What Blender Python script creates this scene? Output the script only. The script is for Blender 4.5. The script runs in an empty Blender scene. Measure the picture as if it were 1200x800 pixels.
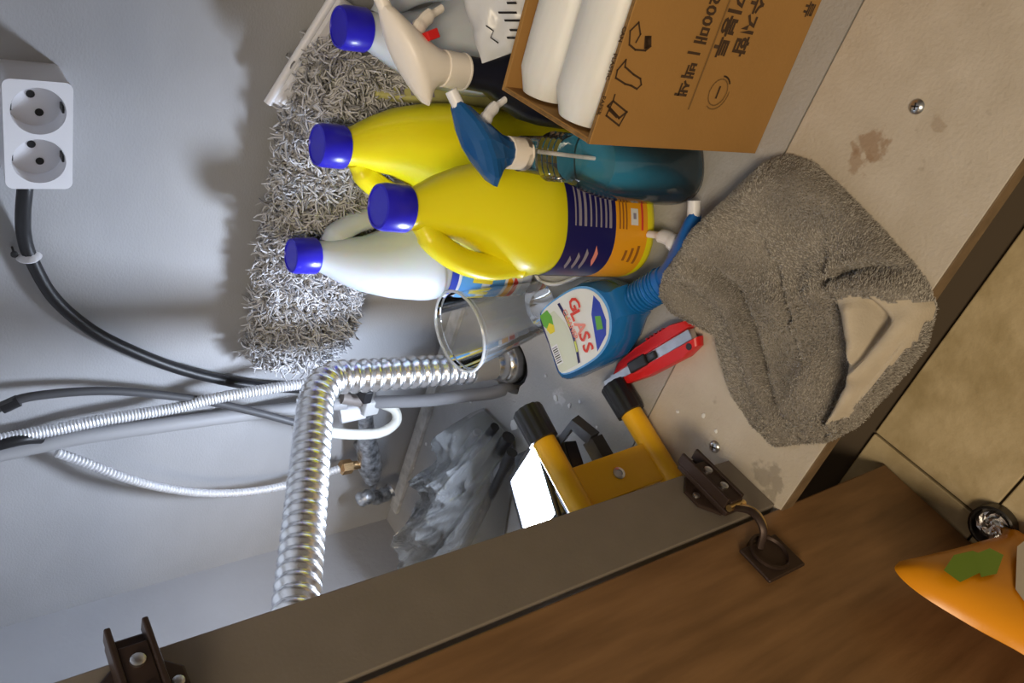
import bpy, bmesh, math, random
from mathutils import Vector, Matrix, noise
random.seed(7)
R_ = math.radians
sc = bpy.context.scene
COL = sc.collection

# ------------------------------------------------------------------ camera
CAM = Vector((0, 0, .62))                       # metres; z=0 is the cabinet bottom board
AX = (Vector((.79786653, .5924386, -.11146978)),   # towards the top edge of the picture
      Vector((.29778921, -.5481088, -.78159986)),  # towards the right edge of the picture
      Vector((-.52414749, .59041787, -.61373948))) # view direction
cd = bpy.data.cameras.new('camera'); cam = bpy.data.objects.new('camera', cd); COL.objects.link(cam)
m3 = Matrix((AX[1], AX[0], -AX[2])).transposed()
cam.matrix_world = Matrix.Translation(CAM) @ m3.to_4x4()
cd.sensor_fit = 'HORIZONTAL'; cd.sensor_width = 36; cd.lens = 936 / 1200 * 36
cd.clip_start = .01
sc.camera = cam

# ------------------------------------------------------------------ light
w = bpy.data.worlds.new('world'); sc.world = w; w.use_nodes = True
bgn = w.node_tree.nodes['Background']
bgn.inputs[0].default_value = (1.0, .86, .68, 1); bgn.inputs[1].default_value = .14
def area(name, loc, tgt, size, power, col):
    l = bpy.data.lights.new(name, 'AREA'); l.shape = 'SQUARE'; l.size = size; l.energy = power; l.color = col
    o = bpy.data.objects.new(name, l); COL.objects.link(o); o.location = loc
    o.rotation_euler = (Vector(tgt) - Vector(loc)).to_track_quat('-Z', 'Y').to_euler()
    return o
area('kitchen_ceiling_light', (.15, -1.05, 1.55), (-.2, .35, 0), .5, 25.0, (1, .82, .58))
sc.view_settings.view_transform = 'Standard'; sc.view_settings.look = 'None'
sc.view_settings.exposure = 0.0; sc.view_settings.gamma = 1; sc.view_settings.use_curve_mapping = False

# ------------------------------------------------------------------ helpers: measured rays of the survey camera meet real planes
def ray(x, y): return AX[0] * (400 - y) + AX[1] * (x - 600) + AX[2] * 936
def onp(x, y, p0, n):
    d = ray(x, y); n = Vector(n); return CAM + d * ((Vector(p0) - CAM).dot(n) / d.dot(n))
def F(x, y, z=0.): return onp(x, y, (0, 0, z), (0, 0, 1))
def W(x, y, Y): return onp(x, y, (0, Y, 0), (0, 1, 0))
def D(x, y, d): return CAM + ray(x, y) * (d / 936)

MATS = {}
def mat(name, col, rough=.5, metal=0, var=0, vscale=20, bump=0, bscale=80, trans=0, emis=None, estr=0, spec=.5, coat=0, col2=None, alpha=1, ior=1.45, stretch=None, sss=0):
    if name in MATS: return MATS[name]
    m = bpy.data.materials.new(name); m.use_nodes = True; nt = m.node_tree; b = nt.nodes['Principled BSDF']
    c = (*col, 1); b.inputs['Base Color'].default_value = c
    b.inputs['Roughness'].default_value = rough; b.inputs['Metallic'].default_value = metal
    b.inputs['Transmission Weight'].default_value = trans; b.inputs['IOR'].default_value = ior
    b.inputs['Specular IOR Level'].default_value = spec; b.inputs['Coat Weight'].default_value = coat
    b.inputs['Alpha'].default_value = alpha
    if sss: b.inputs['Subsurface Weight'].default_value = sss; b.inputs['Subsurface Scale'].default_value = .01
    if emis: b.inputs['Emission Color'].default_value = (*emis, 1); b.inputs['Emission Strength'].default_value = estr
    if var or bump:
        tc = nt.nodes.new('ShaderNodeTexCoord'); src = tc.outputs['Object']
        if stretch:
            mp = nt.nodes.new('ShaderNodeMapping'); mp.inputs['Scale'].default_value = stretch
            nt.links.new(src, mp.inputs[0]); src = mp.outputs[0]
    if var:
        n = nt.nodes.new('ShaderNodeTexNoise'); n.inputs['Scale'].default_value = vscale; n.inputs['Detail'].default_value = 6
        nt.links.new(src, n.inputs[0])
        r = nt.nodes.new('ShaderNodeValToRGB'); r.color_ramp.elements[0].position = .32; r.color_ramp.elements[1].position = .68
        lo = col2 if col2 else tuple(x * (1 - var) for x in col)
        r.color_ramp.elements[0].color = (*lo, 1); r.color_ramp.elements[1].color = c
        nt.links.new(n.outputs[0], r.inputs[0]); nt.links.new(r.outputs[0], b.inputs['Base Color'])
    if bump:
        n2 = nt.nodes.new('ShaderNodeTexNoise'); n2.inputs['Scale'].default_value = bscale; n2.inputs['Detail'].default_value = 5
        nt.links.new(src, n2.inputs[0])
        bp = nt.nodes.new('ShaderNodeBump'); bp.inputs['Strength'].default_value = bump; bp.inputs['Distance'].default_value = .003
        nt.links.new(n2.outputs[0], bp.inputs['Height']); nt.links.new(bp.outputs[0], b.inputs['Normal'])
    MATS[name] = m; return m

def film(name, tint, opacity, rough=.1):
    """thin clear plastic: mostly see-through sheet with glossy reflections and a faint milky body"""
    m = bpy.data.materials.new(name); m.use_nodes = True; nt = m.node_tree; nt.nodes.clear()
    out = nt.nodes.new('ShaderNodeOutputMaterial'); tr = nt.nodes.new('ShaderNodeBsdfTransparent'); tr.inputs[0].default_value = (*tint, 1)
    gl = nt.nodes.new('ShaderNodeBsdfGlossy'); gl.inputs['Roughness'].default_value = rough
    df = nt.nodes.new('ShaderNodeBsdfDiffuse'); df.inputs[0].default_value = (.75, .78, .8, 1)
    lw = nt.nodes.new('ShaderNodeLayerWeight'); lw.inputs[0].default_value = .35
    a = nt.nodes.new('ShaderNodeMixShader'); a.inputs[0].default_value = opacity
    b = nt.nodes.new('ShaderNodeMixShader')
    nt.links.new(tr.outputs[0], a.inputs[1]); nt.links.new(df.outputs[0], a.inputs[2])
    nt.links.new(lw.outputs['Fresnel'], b.inputs[0]); nt.links.new(a.outputs[0], b.inputs[1]); nt.links.new(gl.outputs[0], b.inputs[2])
    nt.links.new(b.outputs[0], out.inputs[0]); MATS[name] = m; return m

class MB:
    def __init__(s): s.v = []; s.f = []; s.m = []; s.sm = []
    def add(s, vs, fs, mi=0, smooth=True):
        o = len(s.v); s.v += [tuple(v) for v in vs]
        for f in fs: s.f.append([i + o for i in f]); s.m.append(mi); s.sm.append(smooth)
        return s
    def rings(s, rings, mi=0, cap0=True, cap1=True, smooth=True, closed=True):
        n = len(rings[0]); vs = [p for r in rings for p in r]; fs = []
        for i in range(len(rings) - 1):
            for j in range(n if closed else n - 1):
                k = (j + 1) % n; fs.append((i * n + j, i * n + k, (i + 1) * n + k, (i + 1) * n + j))
        if cap0: fs.append(tuple(range(n - 1, -1, -1)))
        if cap1: fs.append(tuple((len(rings) - 1) * n + j for j in range(n)))
        return s.add(vs, fs, mi, smooth)
    def lathe(s, prof, segs=28, mi=0, cx=0, cy=0, sx=1, sy=1, cap0=True, cap1=True):
        return s.rings([[(cx + r * sx * math.cos(2 * math.pi * j / segs), cy + r * sy * math.sin(2 * math.pi * j / segs), z) for j in range(segs)] for r, z in prof], mi, cap0, cap1)
    def tube(s, path, rad, segs=10, mi=0, caps=True, flat=1.0):
        path = [Vector(p) for p in path]; n = len(path)
        t = [(path[min(i + 1, n - 1)] - path[max(i - 1, 0)]).normalized() for i in range(n)]
        a = t[0].orthogonal().normalized(); rs = []
        for i in range(n):
            a = (a - t[i] * a.dot(t[i])).normalized(); b = t[i].cross(a)
            r = rad(i / (n - 1)) if callable(rad) else (rad[i] if isinstance(rad, (list, tuple)) else rad)
            rs.append([path[i] + a * (r * math.cos(2 * math.pi * j / segs)) + b * (r * flat * math.sin(2 * math.pi * j / segs)) for j in range(segs)])
        return s.rings(rs, mi, caps, caps)
    def box(s, lo, hi, bev=.001, mi=0, M=None):
        bm = bmesh.new(); bmesh.ops.create_cube(bm, size=1)
        for v in bm.verts: v.co = Vector([lo[k] + (v.co[k] + .5) * (hi[k] - lo[k]) for k in range(3)])
        if bev: bmesh.ops.bevel(bm, geom=bm.edges[:], offset=bev, segments=2, affect='EDGES', profile=.5)
        if M:
            for v in bm.verts: v.co = M @ v.co
        bm.verts.index_update()
        s.add([v.co.copy() for v in bm.verts], [[v.index for v in f.verts] for f in bm.faces], mi, False); bm.free(); return s
    def pillow(s, poly, y0, y1, inset=.8, mi=0, c=None, axis='y', rnd=.25):
        """closed outline (2-D) swollen between y0 and y1 with softened rims"""
        n = len(poly); c = c or (sum(p[0] for p in poly) / n, sum(p[1] for p in poly) / n)
        d = y1 - y0; rs = []
        for k, (t, sc_) in enumerate(((0, inset), (rnd * .35, (inset + 1.6) / 2.6), (rnd, 1), (1 - rnd, 1), (1 - rnd * .35, (inset + 1.6) / 2.6), (1, inset))):
            r = []
            for p in poly:
                a = c[0] + (p[0] - c[0]) * sc_; b = c[1] + (p[1] - c[1]) * sc_; y = y0 + d * t
                r.append((a, y, b) if axis == 'y' else (a, b, y))
            rs.append(r)
        return s.rings(rs, mi)
    def xf(s, M): s.v = [tuple(M @ Vector(v)) for v in s.v]; return s
    def mesh(s, name, mats, sharp=True):
        me = bpy.data.meshes.new(name); me.from_pydata(s.v, [], s.f); me.update()
        for m in (mats if isinstance(mats, (list, tuple)) else [mats]): me.materials.append(m)
        me.polygons.foreach_set('material_index', s.m); me.polygons.foreach_set('use_smooth', s.sm)
        bm = bmesh.new(); bm.from_mesh(me); bmesh.ops.recalc_face_normals(bm, faces=bm.faces)
        for e in bm.edges:
            if sharp and len(e.link_faces) == 2 and e.calc_face_angle(0) > .7: e.smooth = False
        bm.to_mesh(me); bm.free(); return me
    def build(s, name, mats, parent=None, sharp=True):
        o = bpy.data.objects.new(name, s.mesh(name, mats, sharp)); COL.objects.link(o)
        if parent: o.parent = parent
        return o

def tag(o, label, cat, group=None):
    o['label'] = label; o['category'] = cat
    if group: o['group'] = group
    return o
def thing(name, label, cat, loc=(0, 0, 0), rot=None, group=None):
    o = bpy.data.objects.new(name, None); o.empty_display_size = .02; COL.objects.link(o)
    o.location = loc
    if rot is not None: o.rotation_euler = rot if not isinstance(rot, Matrix) else rot.to_euler()
    return tag(o, label, cat, group)
def struct(o): o['kind'] = 'structure'; return o
def copy_tree(o, parent=None):
    c = o.copy(); COL.objects.link(c); c.parent = parent
    for ch in list(o.children): copy_tree(ch, c)
    return c
def lean(o, x, y, yaw, deg=0, az=0, r=.04):
    """stand a thing at x,y turned by yaw and leaning deg towards azimuth az, resting on its base rim"""
    ax = Vector((-math.sin(R_(az)), math.cos(R_(az)), 0))
    M = Matrix.Rotation(R_(deg), 3, ax) @ Matrix.Rotation(R_(yaw), 3, 'Z')
    o.rotation_euler = M.to_euler(); o.location = (x, y, r * math.sin(R_(abs(deg))))
def smooth_path(pts, n=8):
    pts = [Vector(p) for p in pts]; P = [pts[0] * 2 - pts[1]] + pts + [pts[-1] * 2 - pts[-2]]; out = []
    for i in range(1, len(P) - 2):
        for k in range(n):
            t = k / n; a, b, c, d = P[i - 1], P[i], P[i + 1], P[i + 2]
            out.append(.5 * ((2 * b) + (c - a) * t + (2 * a - 5 * b + 4 * c - d) * t * t + (3 * b - a - 3 * c + d) * t ** 3))
    out.append(pts[-1]); return out
def resample(path, step):
    out = [path[0].copy()]; acc = 0
    for a, b in zip(path, path[1:]):
        L = (b - a).length; p = step - acc
        while p <= L: out.append(a.lerp(b, p / L)); p += step
        acc = (acc + L) % step
    return out
def text(body, size, material, M, parent, name='lettering', bold=0, shear=0, align='LEFT'):
    cu = bpy.data.curves.new('t', 'FONT'); cu.body = body; cu.size = size; cu.offset = bold; cu.shear = shear; cu.align_x = align
    cu.resolution_u = 2
    o = bpy.data.objects.new('t', cu); COL.objects.link(o)
    me = bpy.data.meshes.new_from_object(o.evaluated_get(bpy.context.evaluated_depsgraph_get()))
    bpy.data.objects.remove(o); bpy.data.curves.remove(cu)
    me.transform(M); me.materials.clear(); me.materials.append(material)
    t = bpy.data.objects.new(name, me); COL.objects.link(t); t.parent = parent; return t
def frame(o, x, y):
    x = Vector(x).normalized(); z = x.cross(Vector(y)).normalized(); y = z.cross(x)
    return Matrix.Translation(Vector(o)) @ Matrix((x, y, z)).transposed().to_4x4()

# ------------------------------------------------------------------ materials
wallm = mat('grey_wall_paint', (.43, .43, .44), .75, var=.12, vscale=7, bump=.16, bscale=330, stretch=(1, 1, 1.6))
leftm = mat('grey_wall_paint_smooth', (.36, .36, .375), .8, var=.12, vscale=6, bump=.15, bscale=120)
def board_mat(name, base, dark, stain_at=None):
    m = mat(name, base, .6, var=.2, vscale=30, col2=dark, bump=.25, bscale=300)
    nt = m.node_tree; b = nt.nodes['Principled BSDF']; src = b.inputs['Base Color'].links[0].from_socket
    tc = nt.nodes.new('ShaderNodeTexCoord')
    def mixin(src, fac, col):
        mx = nt.nodes.new('ShaderNodeMix'); mx.data_type = 'RGBA'; nt.links.new(fac, mx.inputs[0]); nt.links.new(src, mx.inputs[6]); mx.inputs[7].default_value = (*col, 1)
        return mx.outputs[2]
    sp = nt.nodes.new('ShaderNodeTexNoise'); sp.inputs['Scale'].default_value = 55; sp.inputs['Detail'].default_value = 3; nt.links.new(tc.outputs['Object'], sp.inputs[0])
    rr = nt.nodes.new('ShaderNodeValToRGB'); rr.color_ramp.elements[0].position = .68; rr.color_ramp.elements[1].position = .78; rr.color_ramp.elements[1].color = (.5, .5, .5, 1); nt.links.new(sp.outputs[0], rr.inputs[0])
    src = mixin(src, rr.outputs[0], (.26, .2, .14))
    for (p, rad, col, st) in (stain_at or []):
        vm = nt.nodes.new('ShaderNodeVectorMath'); vm.operation = 'DISTANCE'; nt.links.new(tc.outputs['Object'], vm.inputs[0]); vm.inputs[1].default_value = p
        n = nt.nodes.new('ShaderNodeTexNoise'); n.inputs['Scale'].default_value = 90; n.inputs['Detail'].default_value = 5; nt.links.new(tc.outputs['Object'], n.inputs[0])
        ma = nt.nodes.new('ShaderNodeMath'); ma.operation = 'MULTIPLY_ADD'; nt.links.new(n.outputs[0], ma.inputs[0]); ma.inputs[1].default_value = rad * 2.4; nt.links.new(vm.outputs['Value'], ma.inputs[2])
        mr = nt.nodes.new('ShaderNodeMapRange'); mr.inputs[1].default_value = rad * 1.75; mr.inputs[2].default_value = rad * 2.05; mr.inputs[3].default_value = st; mr.inputs[4].default_value = 0; nt.links.new(ma.outputs[0], mr.inputs[0])
        src = mixin(src, mr.outputs[0], col)
    nt.links.new(src, b.inputs['Base Color']); return m
st1, st2, st3 = F(1020, 170), F(1005, 190), F(1055, 185)
frontm = board_mat('beige_board', (.56, .50, .42), (.50, .44, .36), [(tuple(st1), .016, (.30, .19, .11), .7), (tuple(st2), .012, (.30, .19, .11), .6), (tuple(F(1100, 150)), .008, (.33, .24, .16), .5), (tuple(F(900, 560)), .02, (.2, .17, .14), .5)])
rearm = board_mat('grey_board', (.42, .41, .40), (.38, .37, .36), [(tuple(F(655, 465)), .012, (.7, .7, .7), .5), (tuple(F(905, 95)), .006, (.15, .12, .1), .8)])
edgem = mat('brown_board_edge', (.21, .14, .075), .7, var=.3, vscale=60)
stilem = mat('grey_brown_laminate', (.21, .18, .15), .45, var=.08, vscale=40, bump=.05, bscale=400)
doorm = mat('brown_wood_laminate', (.27, .145, .062), .38, var=.35, vscale=9, col2=(.17, .088, .036), stretch=(8, 8, .9), bump=.04, bscale=90)
tilem = mat('ochre_floor_tile', (.62, .51, .32), .5, var=.3, vscale=24, col2=(.42, .33, .18), bump=.3, bscale=110)
groutm = mat('dark_grout', (.1, .075, .05), .9)
darkm = mat('painted_void_shade', (.012, .010, .008), .9)
chrome = mat('chrome', (.93, .94, .96), .26, 1)
hosest = mat('bright_steel_hose', (.86, .87, .90), .5, .6)
steel = mat('brushed_steel', (.66, .67, .69), .28, 1, var=.15, vscale=120)
darkchrome = mat('tarnished_chrome', (.72, .76, .82), .3, .8, var=.75, vscale=110, bump=.6, bscale=150)
brass = mat('brass', (.85, .55, .27), .25, 1)
blackr = mat('black_rubber', (.014, .014, .016), .45)
blackp = mat('black_plastic', (.02, .02, .022), .35)
greyp = mat('grey_plastic', (.36, .36, .37), .5)
whitep = mat('white_plastic', (.83, .83, .86), .35)
milk = mat('milky_white_plastic', (.55, .60, .67), .4, sss=.3)
ivory = mat('ivory_plastic', (.90, .84, .77), .38)
capblue = mat('royal_blue_plastic', (.022, .016, .56), .28, bump=.03, bscale=60)
yellow = mat('bright_yellow_plastic', (.86, .78, .012), .33, sss=.12)
lampyel = mat('warm_yellow_paint', (.86, .46, .012), .32)
navy = mat('navy_label', (.014, .012, .11), .35)
orangel = mat('orange_label', (.90, .40, .015), .4)
whitel = mat('white_label', (.80, .82, .84), .4)
greyl = mat('grey_print', (.30, .28, .36), .5)
blackl = mat('black_print', (.012, .010, .01), .6)
redl = mat('red_print', (.72, .06, .04), .4)
pinkl = mat('pink_print', (.85, .30, .25), .4)
greenl = mat('green_print', (.13, .42, .05), .4)
limel = mat('lime_print', (.60, .66, .12), .4)
yellowl = mat('yellow_print', (.82, .66, .04), .4)
skybl = mat('sky_blue_print', (.12, .38, .80), .4)
bluel = mat('blue_print', (.03, .06, .50), .4)
creaml = mat('cream_print', (.66, .70, .60), .4)
bluep = mat('blue_plastic', (.010, .085, .26), .22)
bluet = mat('blue_translucent_plastic', (.015, .20, .58), .12, trans=.3)
liquid = mat('teal_blue_liquid', (.015, .25, .44), .12)
navyp = mat('dark_navy_plastic', (.012, .014, .028), .3)
redp = mat('red_plastic', (.66, .018, .018), .35)
card = mat('brown_cardboard', (.38, .20, .055), .8, var=.08, vscale=14, bump=.08, bscale=260)
cardedge = mat('cardboard_flute', (.30, .17, .06), .9, var=.5, vscale=160)
inkl = mat('dark_brown_ink', (.055, .028, .012), .8)
inkf = mat('faint_ink', (.20, .11, .035), .8)
rollm = mat('white_film_roll', (.82, .82, .80), .35, var=.05, vscale=20, stretch=(1, 8, 8), sss=.1)
hingem = mat('dark_brown_metal', (.055, .035, .028), .45, .5)
gold = mat('brass_pin', (.80, .58, .26), .3, 1)
mopl = mat('light_grey_chenille', (.62, .62, .64), 1, spec=0); mopd = mat('dark_grey_chenille', (.28, .28, .29), 1, spec=0); mopm = mat('mid_grey_chenille', (.48, .48, .50), 1, spec=0)
towm = mat('grey_towel', (.30, .275, .245), .95, var=.2, vscale=30); tow2 = mat('grey_towel_pile', (.45, .42, .375), 1, spec=0); tow3 = mat('dark_towel_pile', (.29, .268, .24), 1, spec=0)
hem = mat('beige_towel_hem', (.52, .45, .35), .9, var=.15, vscale=40, bump=.2, bscale=500)
bagf = film('clear_bag_film', (.93, .94, .95), .26, .07)
cupf = film('clear_cup_plastic', (.95, .96, .97), .14, .06)
clearf = film('clear_bottle_plastic', (.95, .96, .97), .025, .08)
orangef = mat('orange_pouch_film', (.85, .33, .01), .3, bump=.1, bscale=30)
chipm = mat('white_paint_chip', (.75, .75, .74), .8)

# ------------------------------------------------------------------ the setting
WALL = .725; LEFT = -.995; FRONT = .203; SEAM = .371; KF = -.20
struct(MB().box((LEFT - .1, WALL, -.3), (.45, WALL + .08, .95), 0).build('wall_back', wallm))
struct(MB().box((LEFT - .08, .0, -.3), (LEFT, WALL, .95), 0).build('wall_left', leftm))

hole_c = F(594, 425); hole_r = .036
def board_with_hole(lo, hi, zt, zb):
    bm = bmesh.new(); n = 40
    def loop(pts, z): return [bm.verts.new((x, y, z)) for x, y in pts]
    circ = [(hole_c.x + hole_r * (1 + .07 * noise.noise(Vector((math.cos(a) * 2, math.sin(a) * 2, 3)))) * math.cos(a), hole_c.y - .004 + hole_r * (1 + .2 * noise.noise(Vector((math.cos(a) * 2.5, math.sin(a) * 2.5, 9)))) * math.sin(a)) for a in [2 * math.pi * k / n for k in range(n)]]
    rect = [(lo[0], lo[1]), (hi[0], lo[1]), (hi[0], hi[1]), (lo[0], hi[1])]
    tops = []
    for z in (zt, zb):
        A = loop(rect, z); B = loop(circ, z); es = []
        for L in (A, B):
            for i in range(len(L)): es.append(bm.edges.new((L[i], L[(i + 1) % len(L)])))
        bmesh.ops.triangle_fill(bm, edges=es, use_beauty=True); tops.append((A, B))
    for k in (0, 1):
        a, b = tops[0][k], tops[1][k]
        for i in range(len(a)):
            j = (i + 1) % len(a); bm.faces.new((a[i], a[j], b[j], b[i]))
    bmesh.ops.recalc_face_normals(bm, faces=bm.faces)
    me = bpy.data.meshes.new('cabinet_board'); bm.to_mesh(me); bm.free(); return me
me = board_with_hole((LEFT, SEAM + .0012), (.45, WALL - .001), 0, -.018); me.materials.append(rearm)
ob = bpy.data.objects.new('cabinet_board', me); COL.objects.link(ob)
tag(ob, 'grey rear board of the cabinet bottom with a rough drain hole', 'board')
fb = MB().box((LEFT, FRONT + .0012, -.018), (.45, SEAM, 0), .0008).build('cabinet_board', frontm)
tag(fb, 'beige front board of the cabinet bottom with a brown stain', 'board')
MB().box((LEFT, FRONT, -.0178), (.45, FRONT + .0012, -.0004), .0003).build('edge_band', edgem, fb)
# near-black sheet below the cabinet: shade of the open toe space put into colour
struct(MB().box((LEFT, .36, KF), (.45, .378, -.019), 0).build('toe_space_shade', darkm))
bt = MB().box((LEFT + .04, WALL - .026, .0), (-.18, WALL - .006, .007), .001).build('wood_batten', mat('pale_batten', (.66, .65, .63), .7, var=.35, vscale=70))
tag(bt, 'thin pale batten lying on the floor along the wall', 'batten')

# kitchen floor: large ochre tiles with dark joints
fl = struct(MB().box((-1.1, -.9, KF - .05), (.9, .36, KF - .006), 0).build('floor', groutm))
xs = [-1.1, -.745, -.412, -.079, .254, .587, .9]; ys = [-.9, -.56, -.228, .104, .236]
for i in range(len(xs) - 1):
    for j in range(len(ys) - 1):
        g = .0012
        MB().box((xs[i] + g, ys[j] + g, KF - .0058), (xs[i + 1] - g, ys[j + 1] - g, KF + random.uniform(-.0006, .0004)), .0012).build('tile', tilem, fl)

# unseen worktop added to shade the interior, hinge panel and door
struct(MB().box((.431, FRONT, -.018), (.449, WALL, .70), .001).build('wall_right', stilem))
struct(MB().box((LEFT, .165, .70), (.45, WALL, .735), .003).build('unseen_worktop', mat('pale_bounce_worktop', (.62, .62, .62), .4)))  # out of view; blocks the ceiling light, pale to bounce light back
struct(MB().box((-.448, .211, .0005), (-.43, .271, .70), .0008).build('trim_1', stilem))
dr = struct(bpy.data.objects.new('door_1', MB().box((-.018, -.40, -.195), (0, 0, .69), .0015).mesh('door_1', doorm)))
COL.objects.link(dr); dr.location = (-.4305, .2065, 0); dr.rotation_euler = (0, 0, R_(-3))

def hinge(loc_z, label):
    h = thing('hinge', label, 'hinge', (-.43, .24, loc_z), group='dark metal hinges on the cabinet door')
    # mounting plate with wings on the panel, arm, link, cup plate on the door
    MB().pillow([(-.018, -.008), (-.004, -.021), (.012, -.021), (.024, -.008), (.024, .008), (.012, .021), (-.004, .021), (-.018, .008)], .0, .0035, .93, axis='y').xf(Matrix(((0, 1, 0, 0), (1, 0, 0, 0), (0, 0, 1, 0), (0, 0, 0, 1)))).build('mounting_plate', hingem, h)
    a = MB().box((.0036, -.022, -.0095), (.0085, .034, .0095), .0012)
    a.box((.0085, -.018, -.0098), (.018, .036, -.0068), .0008).box((.0085, -.018, .0068), (.018, .036, .0098), .0008).box((.0115, -.020, -.0068), (.0165, .024, .0068), .0008)
    a.build('arm', hingem, h)
    for y in (-.004, .014):
        MB().lathe([(.0035, .0), (.0035, .0015), (.0028, .002)], 12).xf(Matrix.Translation((.0165, y, 0)) @ Matrix.Rotation(R_(90), 4, 'Y')).build('screw', steel, h)
    for z in (-.016, .016):
        MB().lathe([(.003, 0), (.003, .0012), (.002, .0018)], 12).xf(Matrix.Translation((.0035, .004, z)) @ Matrix.Rotation(R_(90), 4, 'Y')).build('screw', steel, h)
    MB().tube([(.012, -.021, -.009), (.012, -.021, .009)], .0028, 10).build('pin', gold, h)
    MB().tube(smooth_path([(.012, -.022, -.003), (.018, -.034, -.003), (.015, -.046, -.003), (.004, -.052, -.003)], 5), .0024, 8).build('link', gold, h)
    MB().tube(smooth_path([(.012, -.022, .004), (.021, -.036, .004), (.017, -.050, .004), (.003, -.056, .004)], 5), .0018, 8, flat=1.6).build('link', hingem, h)
    MB().box((.000, -.082, -.022), (.0032, -.050, .022), .0015).build('cup_plate', hingem, h)
    MB().lathe([(.0165, -.001), (.0165, .0045), (.0145, .0045), (.0138, .002), (.012, .001)], 24).xf(Matrix.Translation((.001, -.062, 0)) @ Matrix.Rotation(R_(90), 4, 'Y')).build('cup', hingem, h)
    h.scale = (1.15, 1.1, 1.15)
    return h
hinge(.062, 'lower dark metal hinge near the bottom of the brown cabinet door')
hinge(.535, 'upper dark metal hinge near the top of the brown cabinet door')

# ------------------------------------------------------------------ wall socket, cable
so = thing('wall_socket', 'white double wall socket fixed to the grey wall', 'socket', (-.318, WALL, .505))
hw, hh, dp = .0455, .0235, .040           # x half, z half, depth towards -y
bm_ = MB(); 
def rr(hw, hh, r, n=5):
    out = []
    for cx, cz, a0 in ((hw - r, hh - r, 0), (-hw + r, hh - r, 90), (-hw + r, -hh + r, 180), (hw - r, -hh + r, 270)):
        for k in range(n + 1): a = R_(a0 + 90 * k / n); out.append((cx + r * math.cos(a), cz + r * math.sin(a)))
    return out
bm_.rings([[(x, -d, z) for x, z in rr(hw - i, hh - i, .006)] for d, i in ((0, 0), (dp - .004, 0))], cap1=False)
bm_.build('back_box', whitep, so)
# face plate with two round openings
def holed_plate(hw, hh, centres, r, y, dep):
    bm = bmesh.new(); loops = [rr(hw, hh, .006)] + [[(cx + r * math.cos(2 * math.pi * k / 32), r * math.sin(2 * math.pi * k / 32)) for k in range(32)] for cx in centres]
    L2 = []
    for yy in (y, y - dep):
        es = []; L = []
        for lp in loops:
            vs = [bm.verts.new((a, yy, b)) for a, b in lp]; L.append(vs)
            for i in range(len(vs)): es.append(bm.edges.new((vs[i], vs[(i + 1) % len(vs)])))
        bmesh.ops.triangle_fill(bm, edges=es, use_beauty=True); L2.append(L)
    for k in range(len(loops)):
        a, b = L2[0][k], L2[1][k]
        for i in range(len(a)): j = (i + 1) % len(a); bm.faces.new((a[i], a[j], b[j], b[i]))
    bmesh.ops.recalc_face_normals(bm, faces=bm.faces); me = bpy.data.meshes.new('plate'); bm.to_mesh(me); bm.free(); return me
me = holed_plate(hw + .001, hh + .0008, (-.0215, .0215), .0195, -dp + .0045, .006); me.materials.append(whitep)
o = bpy.data.objects.new('face_plate', me); COL.objects.link(o); o.parent = so
for k, cx in enumerate((-.0215, .0215)):
    s = MB().lathe([(.0193, .0), (.0193, -.016)], 32, cap0=False).xf(Matrix.Translation((cx, -dp - .0012, 0)) @ Matrix.Rotation(R_(90), 4, 'X')).build('socket_cup', whitep, so)
    for sg in (-1, 1):
        MB().lathe([(.0032, 0), (.0032, .0006)], 12).xf(Matrix.Translation((cx + sg * .0075, -dp + .0146, sg * .003)) @ Matrix.Rotation(R_(90), 4, 'X')).build('pin_hole', blackp, s)
        MB().box((cx - .003, -dp + .004, sg * .0186 - .0012), (cx + .003, -dp + .014, sg * .0186 + .0012), .0004).build('earth_clip', blackp, s)
cab = [W(31, 208, .70), W(29, 225, .70), W(27, 250, .705), W(28, 275, .712), W(36, 302, .714), W(60, 345, .714), W(95, 378, .714), W(135, 402, .714), W(200, 429, .714), W(260, 445, .713), W(310, 453, .712), W(360, 456, .71), W(420, 462, .70)]
tag(MB().tube(smooth_path(cab, 8), .0062, 10).build('power_cable', blackr), 'thick black cable curving down the wall from the white socket', 'cable')
cl = thing('cable_clip', 'white cable clip nailed over the black cable', 'clip', tuple(W(33, 299, .714)))
MB().tube([(.0005 + .0078 * math.cos(a), -.0078 * math.sin(a) * 1.0, 0) for a in [math.pi * k / 10 for k in range(11)]], .0016, 6, flat=2.4).xf(Matrix.Rotation(R_(80), 4, 'Y')).build('strap', whitep, cl)
MB().lathe([(.001, -.011), (.001, .0), (.0032, .0006), (.0032, .002), (.001, .0026)], 10).xf(Matrix.Translation((.003, -.001, .011)) @ Matrix.Rotation(R_(90), 4, 'X')).build('nail', blackp, cl)

# ------------------------------------------------------------------ hoses on the wall
def spiral(path, r, pitch, amp, segs=12, ph=.5):
    p = resample(path, pitch / 4); return MB().tube(p, [r - amp * (.5 - .5 * math.cos(2 * math.pi * (i / 4 + ph))) for i in range(len(p))], segs)
HA = [W(-12, 486, .70), W(0, 477, .70), W(40, 464, .70), W(130, 458, .70), W(230, 468, .695), W(300, 483, .68), W(345, 495, .67)]
ho = thing('grey_hose', 'thin grey hose arching across the wall above the steel hoses', 'hose', (0, 0, 0))
MB().tube(smooth_path(HA, 8), .0046, 10).build('tube', mat('shaded_grey_hose', (.075, .075, .08), .5), ho)  # darker run of one hose; its change in lighting is put into two colours
MB().tube([W(2, 478, .70), W(22, 469, .70)], .0062, 12).build('coupling', blackp, ho)
HB = smooth_path([W(-10, 518, .705), W(0, 515, .705), W(60, 504, .705), W(120, 492, .70), W(200, 479, .695), W(240, 469, .69), W(300, 458, .68), W(372, 447, .67)], 8)
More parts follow.
